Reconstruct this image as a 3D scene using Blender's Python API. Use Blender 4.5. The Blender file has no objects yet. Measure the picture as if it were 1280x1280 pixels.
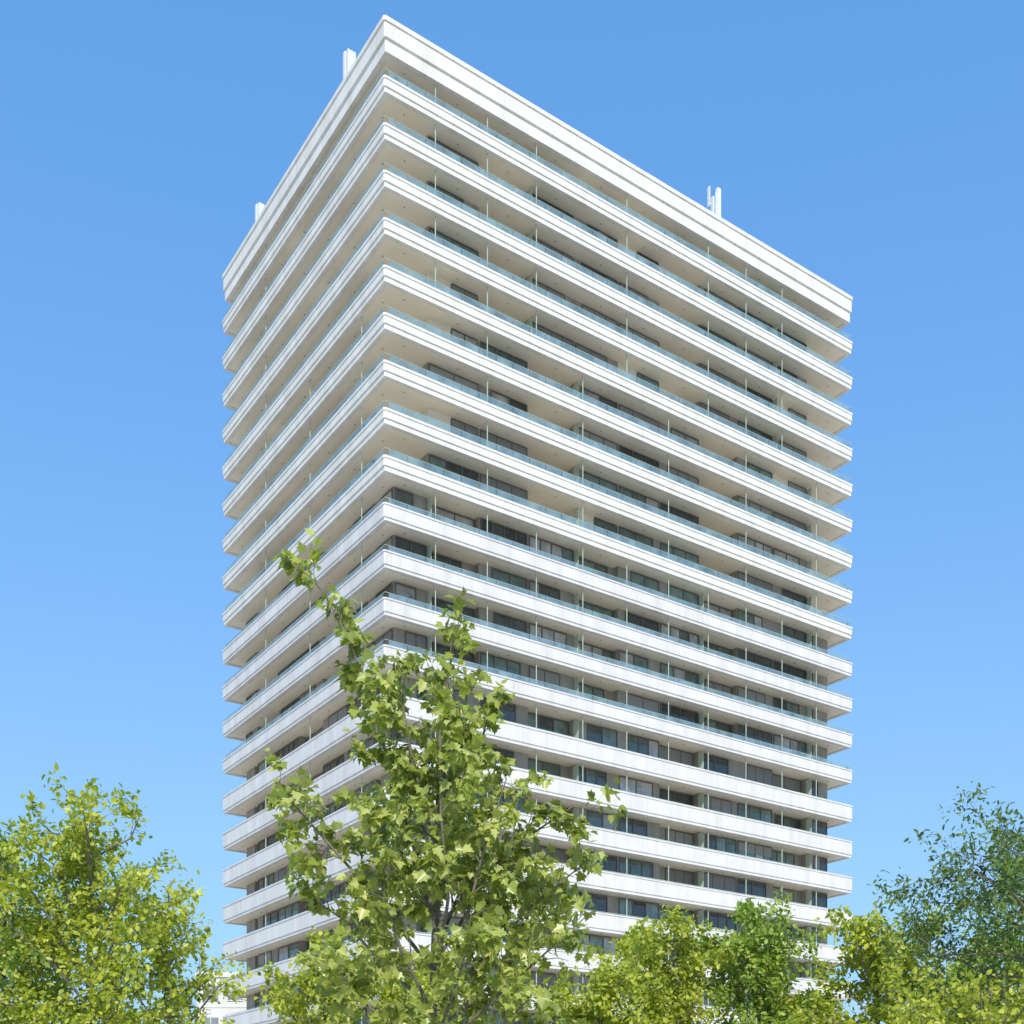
import bpy, math, random
import numpy as np
from mathutils import Vector

S = bpy.context.scene
rnd = random.Random(7)

# ------------------------------------------------------------------ materials
def new_mat(name):
    m = bpy.data.materials.new(name); m.use_nodes = True
    nt = m.node_tree; nt.nodes.clear()
    out = nt.nodes.new('ShaderNodeOutputMaterial')
    return m, nt, out

def noise_mat(name, c1, c2, scale=3.0, rough=0.6, bump=0.0, spec=0.3, stretch=(1,1,1), detail=4):
    m, nt, out = new_mat(name)
    b = nt.nodes.new('ShaderNodeBsdfPrincipled')
    tc = nt.nodes.new('ShaderNodeTexCoord'); mp = nt.nodes.new('ShaderNodeMapping')
    mp.inputs['Scale'].default_value = stretch
    n = nt.nodes.new('ShaderNodeTexNoise'); n.inputs['Scale'].default_value = scale
    n.inputs['Detail'].default_value = detail
    r = nt.nodes.new('ShaderNodeValToRGB')
    r.color_ramp.elements[0].position = 0.3; r.color_ramp.elements[1].position = 0.7
    r.color_ramp.elements[0].color = (*c1, 1); r.color_ramp.elements[1].color = (*c2, 1)
    nt.links.new(tc.outputs['Object'], mp.inputs['Vector'])
    nt.links.new(mp.outputs[0], n.inputs['Vector'])
    nt.links.new(n.outputs['Fac'], r.inputs[0]); nt.links.new(r.outputs[0], b.inputs['Base Color'])
    b.inputs['Roughness'].default_value = rough
    b.inputs['Specular IOR Level'].default_value = spec
    if bump:
        bp = nt.nodes.new('ShaderNodeBump'); bp.inputs['Strength'].default_value = bump
        nt.links.new(n.outputs['Fac'], bp.inputs['Height']); nt.links.new(bp.outputs[0], b.inputs['Normal'])
    nt.links.new(b.outputs[0], out.inputs[0])
    return m

def fascia_mat(name, base, joint, period, off):
    """painted precast panels: weather streaks and vertical joints"""
    m, nt, out = new_mat(name)
    L = nt.links.new
    b = nt.nodes.new('ShaderNodeBsdfPrincipled')
    tc = nt.nodes.new('ShaderNodeTexCoord'); sep = nt.nodes.new('ShaderNodeSeparateXYZ')
    L(tc.outputs['Object'], sep.inputs[0])
    def mth(op, a, v=None, w=None):
        n = nt.nodes.new('ShaderNodeMath'); n.operation = op
        for i, q in enumerate((a, v)):
            if q is None: continue
            if isinstance(q, (int, float)): n.inputs[i].default_value = q
            else: L(q, n.inputs[i])
        return n.outputs[0]
    ls = []
    for ax in ('X', 'Y'):
        a = mth('ADD', sep.outputs[ax], off)
        a = mth('DIVIDE', a, period); a = mth('FRACT', a)
        ls.append(mth('LESS_THAN', a, 0.014))
    line = mth('MAXIMUM', ls[0], ls[1])
    mp = nt.nodes.new('ShaderNodeMapping'); mp.inputs['Scale'].default_value = (1.2, 1.2, 0.25)
    L(tc.outputs['Object'], mp.inputs[0])
    n = nt.nodes.new('ShaderNodeTexNoise'); n.inputs['Scale'].default_value = .8; n.inputs['Detail'].default_value = 7
    L(mp.outputs[0], n.inputs['Vector'])
    r = nt.nodes.new('ShaderNodeValToRGB')
    r.color_ramp.elements[0].position = 0.3; r.color_ramp.elements[1].position = 0.65
    r.color_ramp.elements[0].color = (base[0]*.85, base[1]*.835, base[2]*.81, 1); r.color_ramp.elements[1].color = (*base, 1)
    L(n.outputs['Fac'], r.inputs[0])
    mx = nt.nodes.new('ShaderNodeMix'); mx.data_type = 'RGBA'
    L(line, mx.inputs['Factor']); L(r.outputs[0], mx.inputs[6]); mx.inputs[7].default_value = (*joint, 1)
    L(mx.outputs[2], b.inputs['Base Color'])
    b.inputs['Roughness'].default_value = 0.55; b.inputs['Specular IOR Level'].default_value = 0.25
    L(b.outputs[0], out.inputs[0])
    return m

def pane_mat():
    m, nt, out = new_mat('window_glass'); L = nt.links.new
    b = nt.nodes.new('ShaderNodeBsdfPrincipled')
    a = nt.nodes.new('ShaderNodeAttribute'); a.attribute_name = 'tint'
    tc = nt.nodes.new('ShaderNodeTexCoord')
    n = nt.nodes.new('ShaderNodeTexNoise'); n.inputs['Scale'].default_value = 1.7
    L(tc.outputs['Object'], n.inputs['Vector'])
    mr = nt.nodes.new('ShaderNodeMapRange'); mr.inputs[1].default_value = .3; mr.inputs[2].default_value = .7
    mr.inputs[3].default_value = .7; mr.inputs[4].default_value = 1.2
    L(n.outputs['Fac'], mr.inputs[0])
    mx = nt.nodes.new('ShaderNodeVectorMath'); mx.operation = 'SCALE'
    L(a.outputs['Color'], mx.inputs[0]); L(mr.outputs[0], mx.inputs['Scale'])
    L(mx.outputs[0], b.inputs['Base Color'])
    b.inputs['Roughness'].default_value = 0.05; b.inputs['Specular IOR Level'].default_value = .9
    L(b.outputs[0], out.inputs[0])
    return m

def clear_glass(name, tint, refl=0.12, haze=0.12, hazecol=(0.6, 0.75, 0.78)):
    m, nt, out = new_mat(name); L = nt.links.new
    t = nt.nodes.new('ShaderNodeBsdfTransparent'); t.inputs[0].default_value = (*tint, 1)
    g = nt.nodes.new('ShaderNodeBsdfGlossy'); g.inputs['Roughness'].default_value = 0.03
    d = nt.nodes.new('ShaderNodeBsdfDiffuse'); d.inputs[0].default_value = (*hazecol, 1)
    tc = nt.nodes.new('ShaderNodeTexCoord'); n = nt.nodes.new('ShaderNodeTexNoise'); n.inputs['Scale'].default_value = .8
    L(tc.outputs['Object'], n.inputs['Vector'])
    mm = nt.nodes.new('ShaderNodeMath'); mm.operation = 'MULTIPLY'; mm.inputs[1].default_value = haze * 2
    L(n.outputs['Fac'], mm.inputs[0])
    m1 = nt.nodes.new('ShaderNodeMixShader'); L(mm.outputs[0], m1.inputs[0]); L(t.outputs[0], m1.inputs[1]); L(d.outputs[0], m1.inputs[2])
    f = nt.nodes.new('ShaderNodeFresnel'); f.inputs[0].default_value = 1.5
    ad = nt.nodes.new('ShaderNodeMath'); ad.operation = 'ADD'; ad.inputs[1].default_value = refl * .5; L(f.outputs[0], ad.inputs[0])
    m2 = nt.nodes.new('ShaderNodeMixShader'); L(ad.outputs[0], m2.inputs[0]); L(m1.outputs[0], m2.inputs[1]); L(g.outputs[0], m2.inputs[2])
    L(m2.outputs[0], out.inputs[0])
    return m

def blind_mat():
    m, nt, out = new_mat('roller_blind'); L = nt.links.new
    b = nt.nodes.new('ShaderNodeBsdfPrincipled')
    a = nt.nodes.new('ShaderNodeAttribute'); a.attribute_name = 'tint'
    tc = nt.nodes.new('ShaderNodeTexCoord')
    w = nt.nodes.new('ShaderNodeTexWave'); w.bands_direction = 'Z'; w.inputs['Scale'].default_value = 4.0
    L(tc.outputs['Object'], w.inputs['Vector'])
    mr = nt.nodes.new('ShaderNodeMapRange'); mr.inputs[3].default_value = .8; mr.inputs[4].default_value = 1.0
    L(w.outputs['Fac'], mr.inputs[0])
    mx = nt.nodes.new('ShaderNodeVectorMath'); mx.operation = 'SCALE'
    L(a.outputs['Color'], mx.inputs[0]); L(mr.outputs[0], mx.inputs['Scale']); L(mx.outputs[0], b.inputs['Base Color'])
    b.inputs['Roughness'].default_value = .55
    L(b.outputs[0], out.inputs[0])
    return m

def leaf_mat(name, dark, mid, light, transl=0.35, rough=0.42, clump=1.2, spec=.5):
    m, nt, out = new_mat(name); L = nt.links.new
    a = nt.nodes.new('ShaderNodeAttribute'); a.attribute_name = 'tint'
    sp = nt.nodes.new('ShaderNodeSeparateColor'); L(a.outputs['Color'], sp.inputs[0])
    tc = nt.nodes.new('ShaderNodeTexCoord')
    n = nt.nodes.new('ShaderNodeTexNoise'); n.inputs['Scale'].default_value = clump; n.inputs['Detail'].default_value = 2
    L(tc.outputs['Object'], n.inputs['Vector'])
    ad = nt.nodes.new('ShaderNodeMath'); ad.operation = 'MULTIPLY_ADD'; ad.inputs[1].default_value = .55
    L(sp.outputs[0], ad.inputs[0])
    mr = nt.nodes.new('ShaderNodeMapRange'); mr.inputs[1].default_value = .3; mr.inputs[2].default_value = .7
    mr.inputs[3].default_value = 0; mr.inputs[4].default_value = .45
    L(n.outputs['Fac'], mr.inputs[0]); L(mr.outputs[0], ad.inputs[2])
    r = nt.nodes.new('ShaderNodeValToRGB')
    e = r.color_ramp.elements
    e[0].position = 0.05; e[0].color = (*dark, 1); e[1].position = 0.95; e[1].color = (*light, 1)
    k = e.new(0.5); k.color = (*mid, 1)
    L(ad.outputs[0], r.inputs[0])
    b = nt.nodes.new('ShaderNodeBsdfPrincipled'); L(r.outputs[0], b.inputs['Base Color'])
    b.inputs['Roughness'].default_value = rough; b.inputs['Specular IOR Level'].default_value = spec
    t = nt.nodes.new('ShaderNodeBsdfTranslucent')
    mul = nt.nodes.new('ShaderNodeVectorMath'); mul.operation = 'MULTIPLY'; mul.inputs[1].default_value = (1.5, 1.6, .5)
    L(r.outputs[0], mul.inputs[0]); L(mul.outputs[0], t.inputs[0])
    mx = nt.nodes.new('ShaderNodeMixShader'); mx.inputs[0].default_value = transl
    L(b.outputs[0], mx.inputs[1]); L(t.outputs[0], mx.inputs[2]); L(mx.outputs[0], out.inputs[0])
    return m

M_white = fascia_mat('white_painted_fascia', (.78, .745, .68), (.54, .52, .48), 2.034, .9)
M_panel = fascia_mat('white_perforated_panel', (.72, .69, .655), (.43, .42, .40), 1.017, .45)
M_soff = noise_mat('cream_soffit', (.86, .765, .61), (.91, .82, .67), .6, .7)
M_floor = noise_mat('balcony_floor', (.76, .70, .58), (.84, .78, .66), 2, .7)
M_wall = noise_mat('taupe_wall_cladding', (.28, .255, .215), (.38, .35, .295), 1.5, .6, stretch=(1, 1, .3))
M_cream = noise_mat('cream_wall', (.74, .67, .54), (.80, .73, .60), 1.5, .6)
M_block = noise_mat('offwhite_render', (.62, .60, .56), (.70, .68, .64), .8, .7)
M_frame = noise_mat('grey_window_frame', (.12, .115, .10), (.17, .16, .14), 5, .4)
M_pane = pane_mat()
M_blind = blind_mat()
M_rail = clear_glass('balustrade_glass', (.58, .74, .75), .2, .38, (.38, .54, .56))
M_frost = noise_mat('divider_panel', (.50, .58, .45), (.56, .64, .5), 2, .4)
M_metal = noise_mat('brushed_metal', (.42, .50, .40), (.52, .59, .48), 8, .35)
M_antenna = noise_mat('white_antenna_plastic', (.66, .66, .66), (.74, .74, .74), 3, .45)
M_bark = noise_mat('bark', (.13, .11, .08), (.24, .21, .16), 14, .85, .5, stretch=(1, 1, .3))
M_dark = noise_mat('dark_lamp', (.12, .12, .12), (.18, .18, .18), 5, .5)
M_roofg = noise_mat('roof_gravel', (.3, .3, .29), (.42, .41, .4), 6, .9)

# ------------------------------------------------------------------ mesh accumulator
class Acc:
    def __init__(s): s.v = []; s.f = []; s.c = []
    def quad(s, a, b, c, d, col=(.5, .5, .5)):
        n = len(s.v); s.v += [a, b, c, d]; s.f.append((n, n+1, n+2, n+3)); s.c.append(col)
    def box(s, P, u0, u1, d0, d1, z0, z1, col=(.5, .5, .5)):
        n = len(s.v)
        for z in (z0, z1):
            for (u, d) in ((u0, d0), (u1, d0), (u1, d1), (u0, d1)): s.v.append(P(u, d, z))
        for q in ((0, 1, 2, 3), (7, 6, 5, 4), (0, 4, 5, 1), (1, 5, 6, 2), (2, 6, 7, 3), (3, 7, 4, 0)):
            s.f.append(tuple(n+i for i in q)); s.c.append(col)
    def make(s, name, mat, parent=None, smooth=False, fix=True):
        me = bpy.data.meshes.new(name); me.from_pydata(s.v, [], s.f); me.materials.append(mat)
        at = me.attributes.new('tint', 'FLOAT_COLOR', 'FACE')
        at.data.foreach_set('color', [x for c in s.c for x in (*c, 1.0)])
        if fix:
            import bmesh
            bm = bmesh.new(); bm.from_mesh(me); bmesh.ops.recalc_face_normals(bm, faces=bm.faces); bm.to_mesh(me); bm.free()
        ob = bpy.data.objects.new(name, me); S.collection.objects.link(ob)
        if parent: ob.parent = parent
        if smooth: me.polygons.foreach_set('use_smooth', [True]*len(me.polygons))
        return ob

def empty(name, loc, rotz=0):
    e = bpy.data.objects.new(name, None); e.location = loc; e.rotation_euler = (0, 0, rotz)
    e.empty_display_size = .5
    S.collection.objects.link(e); return e

ident = lambda u, d, z: (u, d, z)

# ------------------------------------------------------------------ the tower
W, D = 44.74, 27.8
EYE = 1.6
PITCH = 3.003
TOP0 = 68.16 + EYE           # top of first balcony band
ROOF = 71.95 + EYE
FD = 1.5                     # depth of the balconies in front of the bays
tower = empty('apartment_tower', (-8.09, 76.4, 0), math.atan2(.567, .8236))

def loop(i, z, c=.12):
    c = max(.03, c - i*.586)
    x0, y0, x1, y1 = i, i, W-i, D-i
    return [(x0+c, y0, z), (x1-c, y0, z), (x1, y0+c, z), (x1, y1-c, z), (x1-c, y1, z), (x0+c, y1, z), (x0, y1-c, z), (x0, y0+c, z)]

def sweep(acc, prof):
    n = len(acc.v); m = len(prof)
    for (i, z) in prof: acc.v += loop(i, z)
    for a in range(m):
        b = (a+1) % m
        for k in range(8):
            l = (k+1) % 8
            acc.f.append((n+a*8+k, n+a*8+l, n+b*8+l, n+b*8+k)); acc.c.append((.5,)*3)

faces = [
    (lambda u, d, z: (u, d, z), W),
    (lambda u, d, z: (d, D-u, z), D),
    (lambda u, d, z: (W-d, u, z), D),
    (lambda u, d, z: (W-u, D-d, z), W),
]
A_w, A_p, A_s, A_fl, A_wall, A_cr, A_fr, A_pn, A_bl, A_rl, A_fro, A_mt, A_dk = [Acc() for _ in range(13)]
CORE = 3.2

def glass_tint():
    r = rnd.random()
    if r < .40: v = rnd.uniform(.05, .11); return (v*.9, v*1.05, v)
    if r < .86: v = rnd.uniform(.11, .25); return (v*.78, v*1.1, v*.95)
    return (lambda v: (v, v*.97, v*.9))(rnd.uniform(.3, .5))

def module(P, u0, u1, d, z0, z1, style, face_b):
    """a projecting facade bay: side walls, windows, blinds"""
    e = .004*(face_b+1)
    wa = A_cr if style == 'cream' else A_wall
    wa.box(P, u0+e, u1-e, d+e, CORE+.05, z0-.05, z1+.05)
    a = u0 + .12; b = u1 - .12
    dd = d + e
    if style == 'cream':
        a += (b-a)*.45
    elif style == 'mixed':
        if rnd.random() < .5: a += rnd.uniform(.5, 1.2)
        else: b -= rnd.uniform(.5, 1.2)
    if b - a < .6: return
    zt = z1 - .14; zb = z0 + .08
    n = max(1, int(round((b-a)/rnd.choice((1.0, 1.25, 1.7)))))
    A_fr.box(P, a, b, dd-.07, dd+.01, zt, zt+.07)
    A_fr.box(P, a, b, dd-.07, dd+.01, zb-.06, zb)
    blind = rnd.random() < .33
    bh = rnd.choice((1, 1, .5, .3)) if blind else 0
    bc = rnd.uniform(.22, .36); bcol = (bc, bc*.95, bc*.86)
    w = (b-a)/n
    for i in range(n+1):
        x = a + i*w
        A_fr.box(P, x-.04, x+.04, dd-.06, dd+.01, zb, zt)
    base = glass_tint()
    for i in range(n):
        x = a+i*w
        t = base if rnd.random() < .75 else glass_tint()
        A_pn.quad(P(x+.03, dd-.015, zb), P(x+w-.03, dd-.015, zb), P(x+w-.03, dd-.015, zt), P(x+.03, dd-.015, zt), t)
    if bh:
        A_bl.box(P, a+.04, b-.04, dd-.045, dd-.02, zt-(zt-zb)*bh, zt-.003, bcol)

def floor_depths(kind, L, k, fi):
    n = int(round(L/4.067)); w = L/n
    out = []
    for i in range(n):
        end = (i == 0 or i == n-1)
        if kind == 'A':
            if end: d = None
            elif k < 5: d = 2.4 if (i*7+2) % 11 in (5, 0) else FD
            else: d = 2.6 if (i % 11) in (3, 7) else FD
        elif kind == 'B':
            d = 2.0 if (i % 3 == 1) else FD
        elif kind == 'P':
            d = None if i == 0 else (1.9 if i % 2 else 1.6)
        else:
            d = FD if i % 3 else 2.1
        out.append((i*w, (i+1)*w, d))
    return out

def HH(k): return .95 if k < 9 else (1.08 if k < 13 else 1.34)

NB = 22
for k in range(NB):
    T = TOP0 - k*PITCH
    kind = 'P' if k == 0 else ('A' if k < 9 else ('B' if k < 13 else 'C'))
    H = HH(k)
    if k < 9:
        sweep(A_w, [(0, T), (0, T-.15), (.05, T-.16), (.05, T-.62), (.125, T-.63), (.125, T-H), (.42, T-H), (.42, T)])
        fl = T-.60
    else:
        sweep(A_p, [(0, T), (0, T-.1), (.05, T-.11), (.05, T-H+.22), (.115, T-H+.21), (.115, T-H), (.42, T-H), (.42, T)])
        fl = T-H+.32
    so = T-H+.05
    A_s.box(ident, .40, W-.40, .40, D-.40, so, fl-.02)
    A_fl.box(ident, .43, W-.43, .43, D-.43, fl-.019, fl)
    up = ROOF - 2.05 if k == 0 else T+PITCH-HH(k-1)+.05
    for fi, (P, L) in enumerate(faces):
        e = .003*fi
        A_cr.box(P, CORE+e, L-CORE-e, CORE+e, CORE+.3, fl-.05, up+.05)
        mods = floor_depths(kind, L, k, fi)
        for (u0, u1, d) in mods:
            if d is None:
                a, b = max(u0, CORE)+.25, min(u1, L-CORE)-.25
                if b-a > .7:
                    dd = CORE+e
                    t = glass_tint()
                    A_pn.quad(P(a, dd-.02, fl+.1), P(b, dd-.02, fl+.1), P(b, dd-.02, up-.15), P(a, dd-.02, up-.15), t)
                    A_fr.box(P, a-.06, b+.06, dd-.05, dd-.001, up-.15, up-.08)
                    for q in (a-.03, (a+b)/2, b+.03): A_fr.box(P, q-.03, q+.03, dd-.05, dd-.001, fl+.1, up-.15)
                continue
            a = max(u0, FD+.03); b = min(u1, L-FD-.03)
            style = rnd.choice(('mixed', 'full', 'mixed', 'full', 'cream' if kind in 'AP' else 'mixed'))
            module(P, a, b, d, fl, up, style, fi)
        for mi, (u0, u1, d) in enumerate(mods):
            if mi == 0: continue
            if kind in 'AP' and (mi + (k > 4)) % 2 == 0 and mi not in (2, 8): continue
            if fi == 1 and mi % 2: continue
            A_mt.box(P, u0-.025, u0+.025, .46, .51, fl, up)
            if mi % 3 == (k > 4) and fi != 1: A_fro.box(P, u0-.012, u0+.012, 1.0, 1.6, fl+.05, up-.1)
        for (u0, u1, d) in mods:
            m_ = (u0+u1)/2
            A_dk.box(P, m_-.035, m_+.035, .95, 1.02, up-.025, up)
        if k < 13:
            n = int(L/1.36); w = (L-.8)/n
            g = .52 if k < 9 else .38
            for i in range(n):
                a = .4+i*w
                A_rl.quad(P(a+.02, .16, T), P(a+w-.02, .16, T), P(a+w-.02, .16, T+g), P(a+.02, .16, T+g))
            A_mt.box(P, .16, L-.16, .145, .175, T+g, T+g+.02)
        else:
            A_mt.box(P, .32, L-.32, .2+e, .24+e, T+.09, T+.12)
            n = int(L/1.36)
            for i in range(n+1):
                a = .35+i*(L-.7)/n
                A_mt.box(P, a-.015, a+.015, .205+e, .235+e, T, T+.09)

R = ROOF
sweep(A_w, [(0, R), (0, R-.28), (.08, R-.30), (.08, R-1.25), (.20, R-1.27), (.20, R-2.1), (.55, R-2.1), (.55, R)])
A_s.box(ident, .52, W-.52, .52, D-.52, R-2.05, R-1.6)
A_roof = Acc(); A_roof.box(ident, .53, W-.53, .53, D-.53, R-1.0, R-.5)
A_roof.make('roof_deck', M_roofg, tower)
A_pl = Acc(); A_pl.box(ident, 14, 31, 10, 18, R-.5, R+2.2); A_pl.make('roof_plant_room', M_cream, tower)

# lobby storeys
A_cr.box(ident, 3.0, W-3.0, 3.0, D-3.0, 0, TOP0-21*PITCH-1.3)
for fi, (P, L) in enumerate(faces):
    n = int(L/2.0)
    for i in range(n):
        u = 3.4+i*(L-6.8)/n
        A_pn.quad(P(u+.1, 2.97, .1), P(u+(L-6.8)/n-.1, 2.97, .1), P(u+(L-6.8)/n-.1, 2.97, 4.4), P(u+.1, 2.97, 4.4), (.05, .06, .06))
        A_fr.box(P, u-.05, u+.05, 2.9, 2.99, 0, 4.5)
    for i in range(int(round(L/4.067))+1):
        u = min(max(i*4.067, .8), L-.8)
        if fi in (0, 3) or 0 < i < 6: A_w.box(P, u-.25, u+.25, .6, 1.1, 0, TOP0-21*PITCH-1.28)

A_w.make('balcony_fascia', M_white, tower)
A_p.make('balcony_panels', M_panel, tower)
A_s.make('soffits', M_soff, tower)
A_fl.make('balcony_floors', M_floor, tower)
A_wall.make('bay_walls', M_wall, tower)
A_cr.make('core_walls', M_cream, tower)
A_fr.make('window_frames', M_frame, tower)
A_pn.make('window_panes', M_pane, tower, fix=False)
A_bl.make('roller_blinds', M_blind, tower)
A_rl.make('glass_balustrades', M_rail, tower, fix=False)
A_fro.make('balcony_dividers', M_frost, tower)
A_mt.make('handrails', M_metal, tower)
A_dk.make('soffit_lamps', M_dark, tower)

# balcony planters
A_pot, A_gr = Acc(), Acc()
for _ in range(60):
    fi = rnd.choice((0, 0, 1)); P, L = faces[fi]
    k = rnd.randrange(1, 13); T = TOP0-k*PITCH; u = rnd.uniform(1.5, L-1.5)
    A_pot.box(P, u-.2, u+.2, .55, .9, T-.6, T-.2)
    for _i in range(70):
        c = Vector((u+rnd.gauss(0, .22), .72+rnd.gauss(0, .12), T+.15+rnd.gauss(0, .22)))
        q = [c+Vector([rnd.uniform(-.09, .09) for _ in range(3)]) for _ in range(4)]
        A_gr.quad(*[P(*v) for v in q], (rnd.random(),)*3)
A_pot.make('balcony_pots', M_wall, tower)
M_plant = leaf_mat('balcony_plant_leaf', (.03, .06, .02), (.06, .10, .03), (.1, .15, .04))
A_gr.make('balcony_plants', M_plant, tower, fix=False)

def antenna(u, v, h, panels):
    A = Acc()
    A.box(ident, u-.05, u+.05, v-.05, v+.05, R-.6, R+h)
    for (dx, dy, z0, z1, w) in panels:
        A.box(ident, u+dx-w, u+dx+w, v+dy-.12, v+dy+.12, R+z0, R+z1)
        A.box(ident, min(u, u+dx), max(u, u+dx)+.02, v+dy-.03, v+dy+.03, R+z0+.3, R+z0+.36)
    return A
antenna(29.3, .5, 2.2, [(-.35, 0, .1, 1.7, .07), (.25, 0, .3, 2.6, .18), (-.65, .1, .9, 2.4, .04)]).make('roof_antenna', M_antenna, tower)
antenna(.5, 5.8, 1.6, [(.0, .22, .1, 2.2, .3), (0, -.26, .1, 2.0, .3)]).make('roof_antenna_panel', M_antenna, tower)
antenna(.5, 21.1, 1.2, [(.0, .2, .1, 1.8, .24), (0, -.3, .1, 1.6, .24)]).make('roof_antenna_box', M_antenna, tower)

# ------------------------------------------------------------------ low white block behind
def low_block(name, x, y, w, d, h, rot):
    e = empty(name, (x, y, 0), rot)
    B, G, Fm = Acc(), Acc(), Acc()
    B.box(ident, 0, w, 0, d, 0, h)
    B.box(ident, -.15, w+.15, -.15, d+.15, h+.002, h+.5)
    ns = int(h/3)
    for s in range(ns):
        z = .9+s*h/ns
        for i in range(int(w/2.4)):
            u = .6+i*2.4
            G.quad((u, -.02, z), (u+1.5, -.02, z), (u+1.5, -.02, z+1.4), (u, -.02, z+1.4), (.25, .26, .26))
            Fm.box(ident, u-.08, u+1.58, -.1, -.03, z-.1, z-.02)
            Fm.box(ident, u+.72, u+.78, -.06, -.025, z, z+1.4)
        B.box(ident, -.05, w+.05, -.06, -.003, z-.75, z-.62)
    B.make('walls', M_block, e); G.make('windows', M_pane, e, fix=False); Fm.make('sills', M_antenna, e)
low_block('low_apartment_block', -31.0, 119, 17, 12, 18.8, 0)

# ------------------------------------------------------------------ ground
def sheet(name, x0, x1, y0, y1, z, mat, n=1):
    A = Acc(); A.quad((x0, y0, z), (x1, y0, z), (x1, y1, z), (x0, y1, z)); return A.make(name, mat, None, fix=False)
M_bounce_ground = noise_mat('pale_bounce_gravel', (.48, .44, .36), (.60, .55, .46), .35, .9, .3, detail=8)  # out-of-view ground, made pale so sunlight bounces up to the soffits
M_bounce_pave = noise_mat('pale_bounce_paving', (.58, .54, .47), (.66, .62, .54), 1.2, .85)
sheet('ground', -3000, 3000, -3000, 3000, 0, M_bounce_ground)
pl = Acc(); pl.quad(*[(a, b, .004) for a, b in ((-30, -30), (W+30, -30), (W+30, D+9), (-30, D+9))])  # unseen plaza added in light paving as a sun reflector for the balcony undersides
pv = pl.make('bounce_plaza', M_bounce_pave, None, fix=False); pv.location = tower.location; pv.rotation_euler = tower.rotation_euler

# ------------------------------------------------------------------ trees
def nrm(v):
    return v/ (np.linalg.norm(v)+1e-9)

class Tree:
    def __init__(s, seed): s.r = np.random.default_rng(seed); s.V = []; s.F = []; s.L = []
    def tube(s, pts, rad, n=5):
        pts = [np.array(p, float) for p in pts]; base = len(s.V)
        for i, p in enumerate(pts):
            d = nrm(pts[min(i+1, len(pts)-1)] - pts[max(i-1, 0)])
            a = nrm(np.cross(d, [0.31, .95, .05] if abs(d[1]) < .9 else [1, 0, 0])); b = np.cross(d, a)
            for k in range(n):
                t = 2*math.pi*k/n
                s.V.append(tuple(p + rad[i]*(a*math.cos(t)+b*math.sin(t))))
        for i in range(len(pts)-1):
            for k in range(n):
                l = (k+1) % n
                s.F.append((base+i*n+k, base+i*n+l, base+(i+1)*n+l, base+(i+1)*n+k))
    def path(s, p, d, ln, nseg=4, wob=.18, grav=0.0):
        pts = [np.array(p, float)]; d = nrm(np.array(d, float))
        for i in range(nseg):
            d = nrm(d + s.r.normal(0, wob, 3) + np.array([0, 0, grav]))
            pts.append(pts[-1] + d*ln/nseg)
        return pts
    def spawn(s, pts, r0, level, spec):
        P = np.array(pts); seg = np.linalg.norm(np.diff(P, axis=0), axis=1); tot = seg.sum(); cum = np.concatenate([[0], np.cumsum(seg)])
        sp = spec[level]
        n = max(1, int(tot*(1-sp['start'])/sp['gap']))
        for i in range(n):
            t = sp['start'] + (1-sp['start'])*(i+s.r.random())/n
            L = t*tot; j = min(np.searchsorted(cum, L, 'right')-1, len(seg)-1)
            q = P[j] + (P[j+1]-P[j])*(L-cum[j])/seg[j]
            ax = nrm(P[j+1]-P[j])
            side = nrm(np.cross(ax, s.r.normal(0, 1, 3)))
            d = ax*sp['fwd'] + side*1.0 + np.array([0, 0, sp['up']])
            ln = sp['len']*s.r.uniform(.55, 1.2)*(1.15-.5*t)
            c = s.path(q, d, ln, sp.get('seg', 3), .2, sp.get('grav', 0))
            r1 = max(.003, r0*sp['r']*(1.1-.6*t))
            s.tube(c, np.linspace(r1, r1*.35, len(c)), 3 if level else 5)
            if level+1 < len(spec): s.spawn(c, r1, level+1, spec)
            else: s.leaves(c, sp)
    def leaves(s, c, sp):
        c = np.array(c)
        for _ in range(sp['nl']):
            t = s.r.uniform(.1, 1.0)*(len(c)-1); j = min(int(t), len(c)-2)
            q = c[j]+(c[j+1]-c[j])*(t-j)
            ax = nrm(c[j+1]-c[j])
            tip = nrm(ax*.5 + s.r.normal(0, .6, 3) + np.array([0, 0, -sp.get('droop', .4)]))
            s.L.append((q + tip*sp.get('pet', .04) + s.r.normal(0, sp.get('jit', .02), 3), tip, s.r.normal(0, .55, 3)+np.array([0, -.35, .7]), sp['size']*s.r.uniform(.55, 1.3), s.r.random()))

MAPLE = [(0, 0), (.30, -.06), (.52, .10), (.38, .22), (.60, .48), (.36, .50), (.26, .58), (.20, .80), (.10, .78), (0, 1.05)]
SIMPLE = [(0, 0), (.30, .3), (.28, .62), (0, 1.0)]
NARROW = [(0, 0), (.2, .3), (.18, .7), (0, 1.0)]

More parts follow.
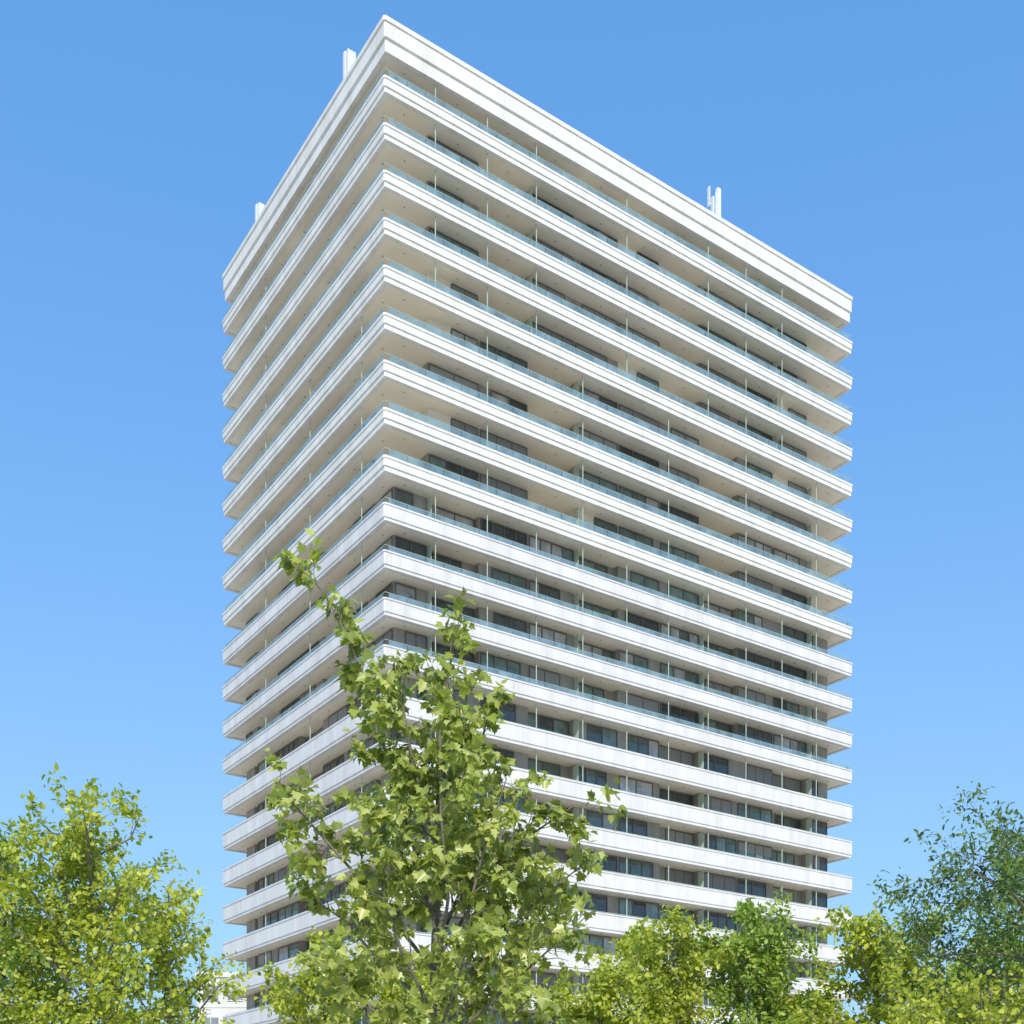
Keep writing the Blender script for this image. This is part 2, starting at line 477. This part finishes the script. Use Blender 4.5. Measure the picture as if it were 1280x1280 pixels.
def build_leaves(name, leaves, outline, mat, parent, fold=.22):
    half = np.array([(x, y, 0) for x, y in outline]); m = len(outline)
    N = len(leaves); M = 2*m-2
    full = np.zeros((M, 3)); full[:m] = half; full[m:] = half[1:-1]*[-1, 1, 1]
    full[:, 2] = np.abs(full[:, 0])*fold - .2*full[:, 1]**2
    Q = np.array([l[0] for l in leaves]); Tp = np.array([l[1] for l in leaves]); U = np.array([l[2] for l in leaves])
    sz = np.array([l[3] for l in leaves]); rv = np.array([l[4] for l in leaves])
    X = np.cross(Tp, U); X /= np.linalg.norm(X, axis=1)[:, None]+1e-9
    Nn = np.cross(X, Tp)
    V = Q[:, None] + sz[:, None, None]*(full[None, :, 0:1]*X[:, None] + full[None, :, 1:2]*Tp[:, None] + full[None, :, 2:3]*Nn[:, None])
    right = list(range(m)); left = ([0]+[m+i for i in range(m-2)]+[m-1])[::-1]
    loops = (np.array(right+left)[None] + (np.arange(N)*M)[:, None]).ravel()
    me = bpy.data.meshes.new(name)
    me.vertices.add(N*M); me.vertices.foreach_set('co', V.ravel())
    me.loops.add(len(loops)); me.loops.foreach_set('vertex_index', loops.astype(np.int32))
    me.polygons.add(2*N); me.polygons.foreach_set('loop_start', (np.arange(2*N)*m).astype(np.int32))
    me.update(calc_edges=True); me.validate()
    me.materials.append(mat)
    col = np.ones((2*N, 4)); col[:, :3] = np.repeat(rv, 2)[:, None]
    at = me.attributes.new('tint', 'FLOAT_COLOR', 'FACE'); at.data.foreach_set('color', col.ravel())
    ob = bpy.data.objects.new(name, me); S.collection.objects.link(ob); ob.parent = parent
    return ob

def finish_tree(t, name, loc, outline, lmat, bark=M_bark):
    e = empty(name, loc)
    me = bpy.data.meshes.new('trunk_and_limbs'); me.from_pydata(t.V, [], t.F); me.materials.append(bark)
    me.polygons.foreach_set('use_smooth', [True]*len(me.polygons))
    ob = bpy.data.objects.new('trunk_and_limbs', me); S.collection.objects.link(ob); ob.parent = e
    build_leaves('foliage', t.L, outline, lmat, e)
    return e

L_maple = leaf_mat('maple_leaf', (.11, .13, .03), (.31, .36, .065), (.62, .60, .20), .33, .36, clump=1.6)
L_yell = leaf_mat('yellow_green_leaf', (.14, .19, .02), (.38, .42, .045), (.66, .62, .10), .4)
L_mid = leaf_mat('mid_green_leaf', (.11, .17, .03), (.27, .36, .05), (.48, .54, .10), .35)
L_dark = leaf_mat('locust_leaf', (.05, .10, .03), (.12, .19, .05), (.24, .32, .08), .3, .6, spec=.25)

# --- foreground maple
t = Tree(11)
trunk = [(0, 0, 0), (.03, .02, 1.5), (-.03, 0, 3.0), (0, .05, 4.4), (.03, 0, 5.6), (.12, -.05, 6.3), (.2, 0, 6.8)]
t.tube(trunk, [.07, .06, .048, .036, .024, .014, .006], 8)
limbs = [
    [(-.02, 0, 4.0), (-.35, .1, 5.0), (-.6, .05, 5.9), (-.85, 0, 6.65), (-1.1, -.1, 7.1), (-1.36, -.1, 7.4)],
    [(-.03, 0, 3.4), (-.6, -.3, 4.1), (-1.05, -.45, 4.6), (-1.5, -.5, 5.1)],
    [(-.03, 0, 3.0), (-.6, .3, 3.55), (-1.0, .4, 4.0), (-1.45, .5, 4.3)],
    [(0, 0, 4.4), (.25, .15, 5.2), (.42, .2, 5.7), (.55, .2, 6.1)],
    [(0, 0, 3.8), (.45, -.2, 4.3), (.9, -.3, 4.65), (1.35, -.3, 4.95)],
    [(0, 0, 3.0), (.5, .2, 3.6), (.95, .3, 4.1), (1.5, .3, 4.55)],
    [(0, 0, 2.6), (.5, -.3, 3.0), (.95, -.4, 3.4), (1.45, -.4, 3.85)],
    [(0, 0, 3.6), (.2, .6, 4.3), (.3, 1.0, 5.0), (.25, 1.2, 5.7)],
    [(0, 0, 3.3), (.15, -.6, 4.0), (.1, -1.0, 4.7), (.1, -1.1, 5.4)],
    [(0, 0, 4.6), (-.2, -.3, 5.3), (-.3, -.4, 5.9), (-.28, -.4, 6.3)],
    [(0, 0, 2.4), (-.4, -.3, 2.8), (-.75, -.5, 3.1), (-1.0, -.6, 3.4)],
    [(0, 0, 2.5), (.2, .6, 2.9), (.5, 1.0, 3.3), (.7, 1.2, 3.8)],
    [(0, 0, 2.2), (.3, -.5, 2.5), (.6, -.8, 2.7), (.9, -.9, 3.0)],
    [(0, 0, 2.1), (-.3, .4, 2.4), (-.7, .6, 2.7), (-1.1, .7, 2.9)],
    [(0, 0, 3.9), (-.3, .5, 4.5), (-.5, .8, 5.0), (-.6, .9, 5.4)],
    [(0, 0, 1.9), (.5, .2, 2.2), (.9, .3, 2.5), (1.3, .3, 2.9)],
    [(0, 0, 3.1), (.3, -.4, 3.8), (.5, -.6, 4.5), (.7, -.7, 5.1)],
    [(0, 0, 2.9), (-.3, -.5, 3.5), (-.5, -.8, 4.2), (-.6, -.9, 4.8)],
    [(0, 0, 4.3), (.1, -.4, 5.0), (.2, -.6, 5.6), (.2, -.7, 6.1)],
    [(0, 0, 3.5), (.4, .3, 4.2), (.65, .5, 4.9), (.85, .6, 5.4)],
    [(0, 0, 2.3), (.1, -.7, 2.8), (.3, -1.0, 3.3), (.4, -1.2, 3.8)],
    [(0, 0, 2.8), (.5, .5, 3.3), (.9, .8, 3.9), (1.2, .9, 4.4)],
]
spec = [dict(start=.22, gap=.13, fwd=.9, up=.25, len=.48, r=.45, seg=3),
        dict(start=.2, gap=.10, fwd=.8, up=.0, len=.24, r=.5, nl=11, size=.098, droop=.7, pet=.05, seg=2, jit=.03)]
spec0 = [dict(spec[0], gap=.13, len=.42), dict(spec[1], nl=13)]
for i, l in enumerate(limbs):
    t.tube(l, np.linspace(.022, .006, len(l)), 6); t.spawn(l, .022, 0, spec0 if i in (0, 1, 2) else spec)
t.spawn(trunk[2:], .03, 0, spec)
finish_tree(t, 'maple_tree', (-.75, 12, 0), MAPLE, L_maple)

def auto_tree(name, x, y, h, cr, cb, seed, size, lmat, outline=SIMPLE, nlimb=16, nl=8, s1=.32, s2=.2, fwd=.9, up=.2, droop=.3, grav=0, lean=(0, 0), flat=1.0):
    t = Tree(seed); r = t.r
    tp = [np.array([lean[0]*k, lean[1]*k, h*.93*k]) + r.normal(0, .05, 3)*[1, 1, 0]*h/8*(k > 0) for k in np.linspace(0, 1, 7)]
    R0 = h*.011+.02
    t.tube(tp, np.linspace(R0, .012, 7), 7)
    sp = [dict(start=.2, gap=s1, fwd=fwd, up=up, len=cr*.42, r=.4, seg=3, grav=grav),
          dict(start=.15, gap=s2, fwd=.8, up=0, len=cr*.17, r=.5, nl=nl, size=size, droop=droop, pet=.03, seg=2, jit=size*.7)]
    for i in range(nlimb):
        f = (i+.5)/nlimb
        z0 = cb*.75 + (h*.8-cb*.75)*f
        k = z0/(h*.93); q = np.array([lean[0]*k, lean[1]*k, z0])
        az = i*2.4+r.uniform(-.5, .5)
        rad = cr*math.sqrt(max(.08, 1-(abs(f-.35)/.75)**2))*r.uniform(.6, 1.18)
        rise = (rad*r.uniform(.35, .8)+.15*h*f*r.random())*flat
        end = q+np.array([math.cos(az)*rad, math.sin(az)*rad, rise])
        end[2] = min(end[2], h*r.uniform(.86, 1.0))
        mid1 = q+(end-q)*.35+r.normal(0, .06, 3)*cr; mid2 = q+(end-q)*.7+r.normal(0, .06, 3)*cr+[0, 0, .05*cr]
        l = [q, mid1, mid2, end]
        t.tube(l, np.linspace(R0*.32, .008, 4), 5); t.spawn(l, R0*.28, 0, sp)
    t.spawn(tp[3:], R0*.3, 0, sp)
    return finish_tree(t, name, (x, y, 0), outline, lmat)

K = dict(nl=20, s1=.26, s2=.16)
auto_tree('plane_tree', -8.7, 25, 9.3, 2.2, 2.5, 1, .13, L_yell, nlimb=26, **K)
auto_tree('plane_tree', -10.9, 26, 9.1, 2.3, 2.5, 2, .13, L_mid, nlimb=24, **K)
auto_tree('plane_tree', -8.0, 28, 8.2, 1.6, 2.2, 3, .135, L_yell, nlimb=22, **K)
auto_tree('lime_tree', -4.85, 31, 7.7, 1.75, 2.2, 4, .15, L_yell, nlimb=22, **K)
auto_tree('lime_tree', -2.6, 33, 7.0, 2.0, 2.0, 5, .15, L_yell, nlimb=22, **K)
K['nl'] = 18
auto_tree('ash_tree', 8.2, 40, 10.3, 2.3, 3, 6, .18, L_mid, nlimb=26, **K)
auto_tree('lime_tree', 5.0, 40, 9.8, 2.3, 3, 7, .18, L_yell, nlimb=24, **K)
auto_tree('lime_tree', 2.7, 38, 7.9, 1.9, 2.5, 8, .18, L_yell, nlimb=20, **K)
auto_tree('lime_tree', 11.5, 38, 9.5, 2.4, 3, 9, .18, L_yell, nlimb=26, **K)
auto_tree('ash_tree', 14.4, 37, 8.4, 2.6, 2.5, 10, .18, L_mid, nlimb=24, **K)
auto_tree('lime_tree', 7.3, 18.5, 4.5, 1.5, 1.6, 13, .10, L_yell, nlimb=22, nl=16, s1=.2, s2=.13)
auto_tree('locust_tree', 9.4, 20, 7.6, 2.9, 5.3, 12, .10, L_dark, outline=NARROW, nlimb=26, nl=26, s1=.29, s2=.17, up=.0, droop=.2, flat=.55)

# ------------------------------------------------------------------ light, sky, camera
az = math.radians(174)
el = math.radians(40)
sd = Vector((math.sin(az)*math.cos(el), math.cos(az)*math.cos(el), math.sin(el)))
sun = bpy.data.lights.new('sun', 'SUN'); sun.energy = 4.2; sun.angle = math.radians(.5); sun.color = (1, .95, .86)
so = bpy.data.objects.new('sun', sun); S.collection.objects.link(so)
so.rotation_euler = sd.to_track_quat('Z', 'Y').to_euler(); so.location = sd*100

w = bpy.data.worlds.new('World'); S.world = w; w.use_nodes = True
nt = w.node_tree; nt.nodes.clear(); L = nt.links.new
sky = nt.nodes.new('ShaderNodeTexSky'); sky.sky_type = 'NISHITA'; sky.sun_disc = False
sky.sun_elevation = el; sky.sun_rotation = az; sky.air_density = 1.0; sky.dust_density = .6; sky.ozone_density = 2.0
tn = nt.nodes.new('ShaderNodeVectorMath'); tn.operation = 'MULTIPLY'; tn.inputs[1].default_value = (1.25*.15, 1.75*.15, 2.05*.15)
L(sky.outputs[0], tn.inputs[0])
m1 = nt.nodes.new('ShaderNodeMix'); m1.data_type = 'RGBA'; m1.inputs[0].default_value = .6
L(tn.outputs[0], m1.inputs[6]); m1.inputs[7].default_value = (.115, .37, .84, 1)
tc = nt.nodes.new('ShaderNodeTexCoord'); sp = nt.nodes.new('ShaderNodeSeparateXYZ'); L(tc.outputs['Generated'], sp.inputs[0])
a = nt.nodes.new('ShaderNodeMath'); a.operation = 'SUBTRACT'; a.inputs[0].default_value = 1.0; a.use_clamp = True; L(sp.outputs[2], a.inputs[1])
b = nt.nodes.new('ShaderNodeMath'); b.operation = 'POWER'; b.inputs[1].default_value = 3.2; L(a.outputs[0], b.inputs[0])
m2 = nt.nodes.new('ShaderNodeMix'); m2.data_type = 'RGBA'; L(b.outputs[0], m2.inputs[0])
L(m1.outputs[2], m2.inputs[6]); m2.inputs[7].default_value = (.44, .66, .86, 1)
sc = nt.nodes.new('ShaderNodeVectorMath'); sc.operation = 'SCALE'; sc.inputs['Scale'].default_value = 1/.15
L(m2.outputs[2], sc.inputs[0])
bg = nt.nodes.new('ShaderNodeBackground'); bg.inputs[1].default_value = .15
wo = nt.nodes.new('ShaderNodeOutputWorld')
L(sc.outputs[0], bg.inputs[0]); L(bg.outputs[0], wo.inputs[0])

cam = bpy.data.cameras.new('camera'); co = bpy.data.objects.new('camera', cam); S.collection.objects.link(co)
co.location = (0, 0, EYE); co.rotation_euler = (math.radians(90), 0, 0)
cam.sensor_width = 36; cam.lens = 36*1511/1280; cam.shift_y = .625; cam.clip_end = 8000
S.camera = co
S.view_settings.view_transform = 'Standard'; S.view_settings.look = 'None'; S.view_settings.exposure = 0
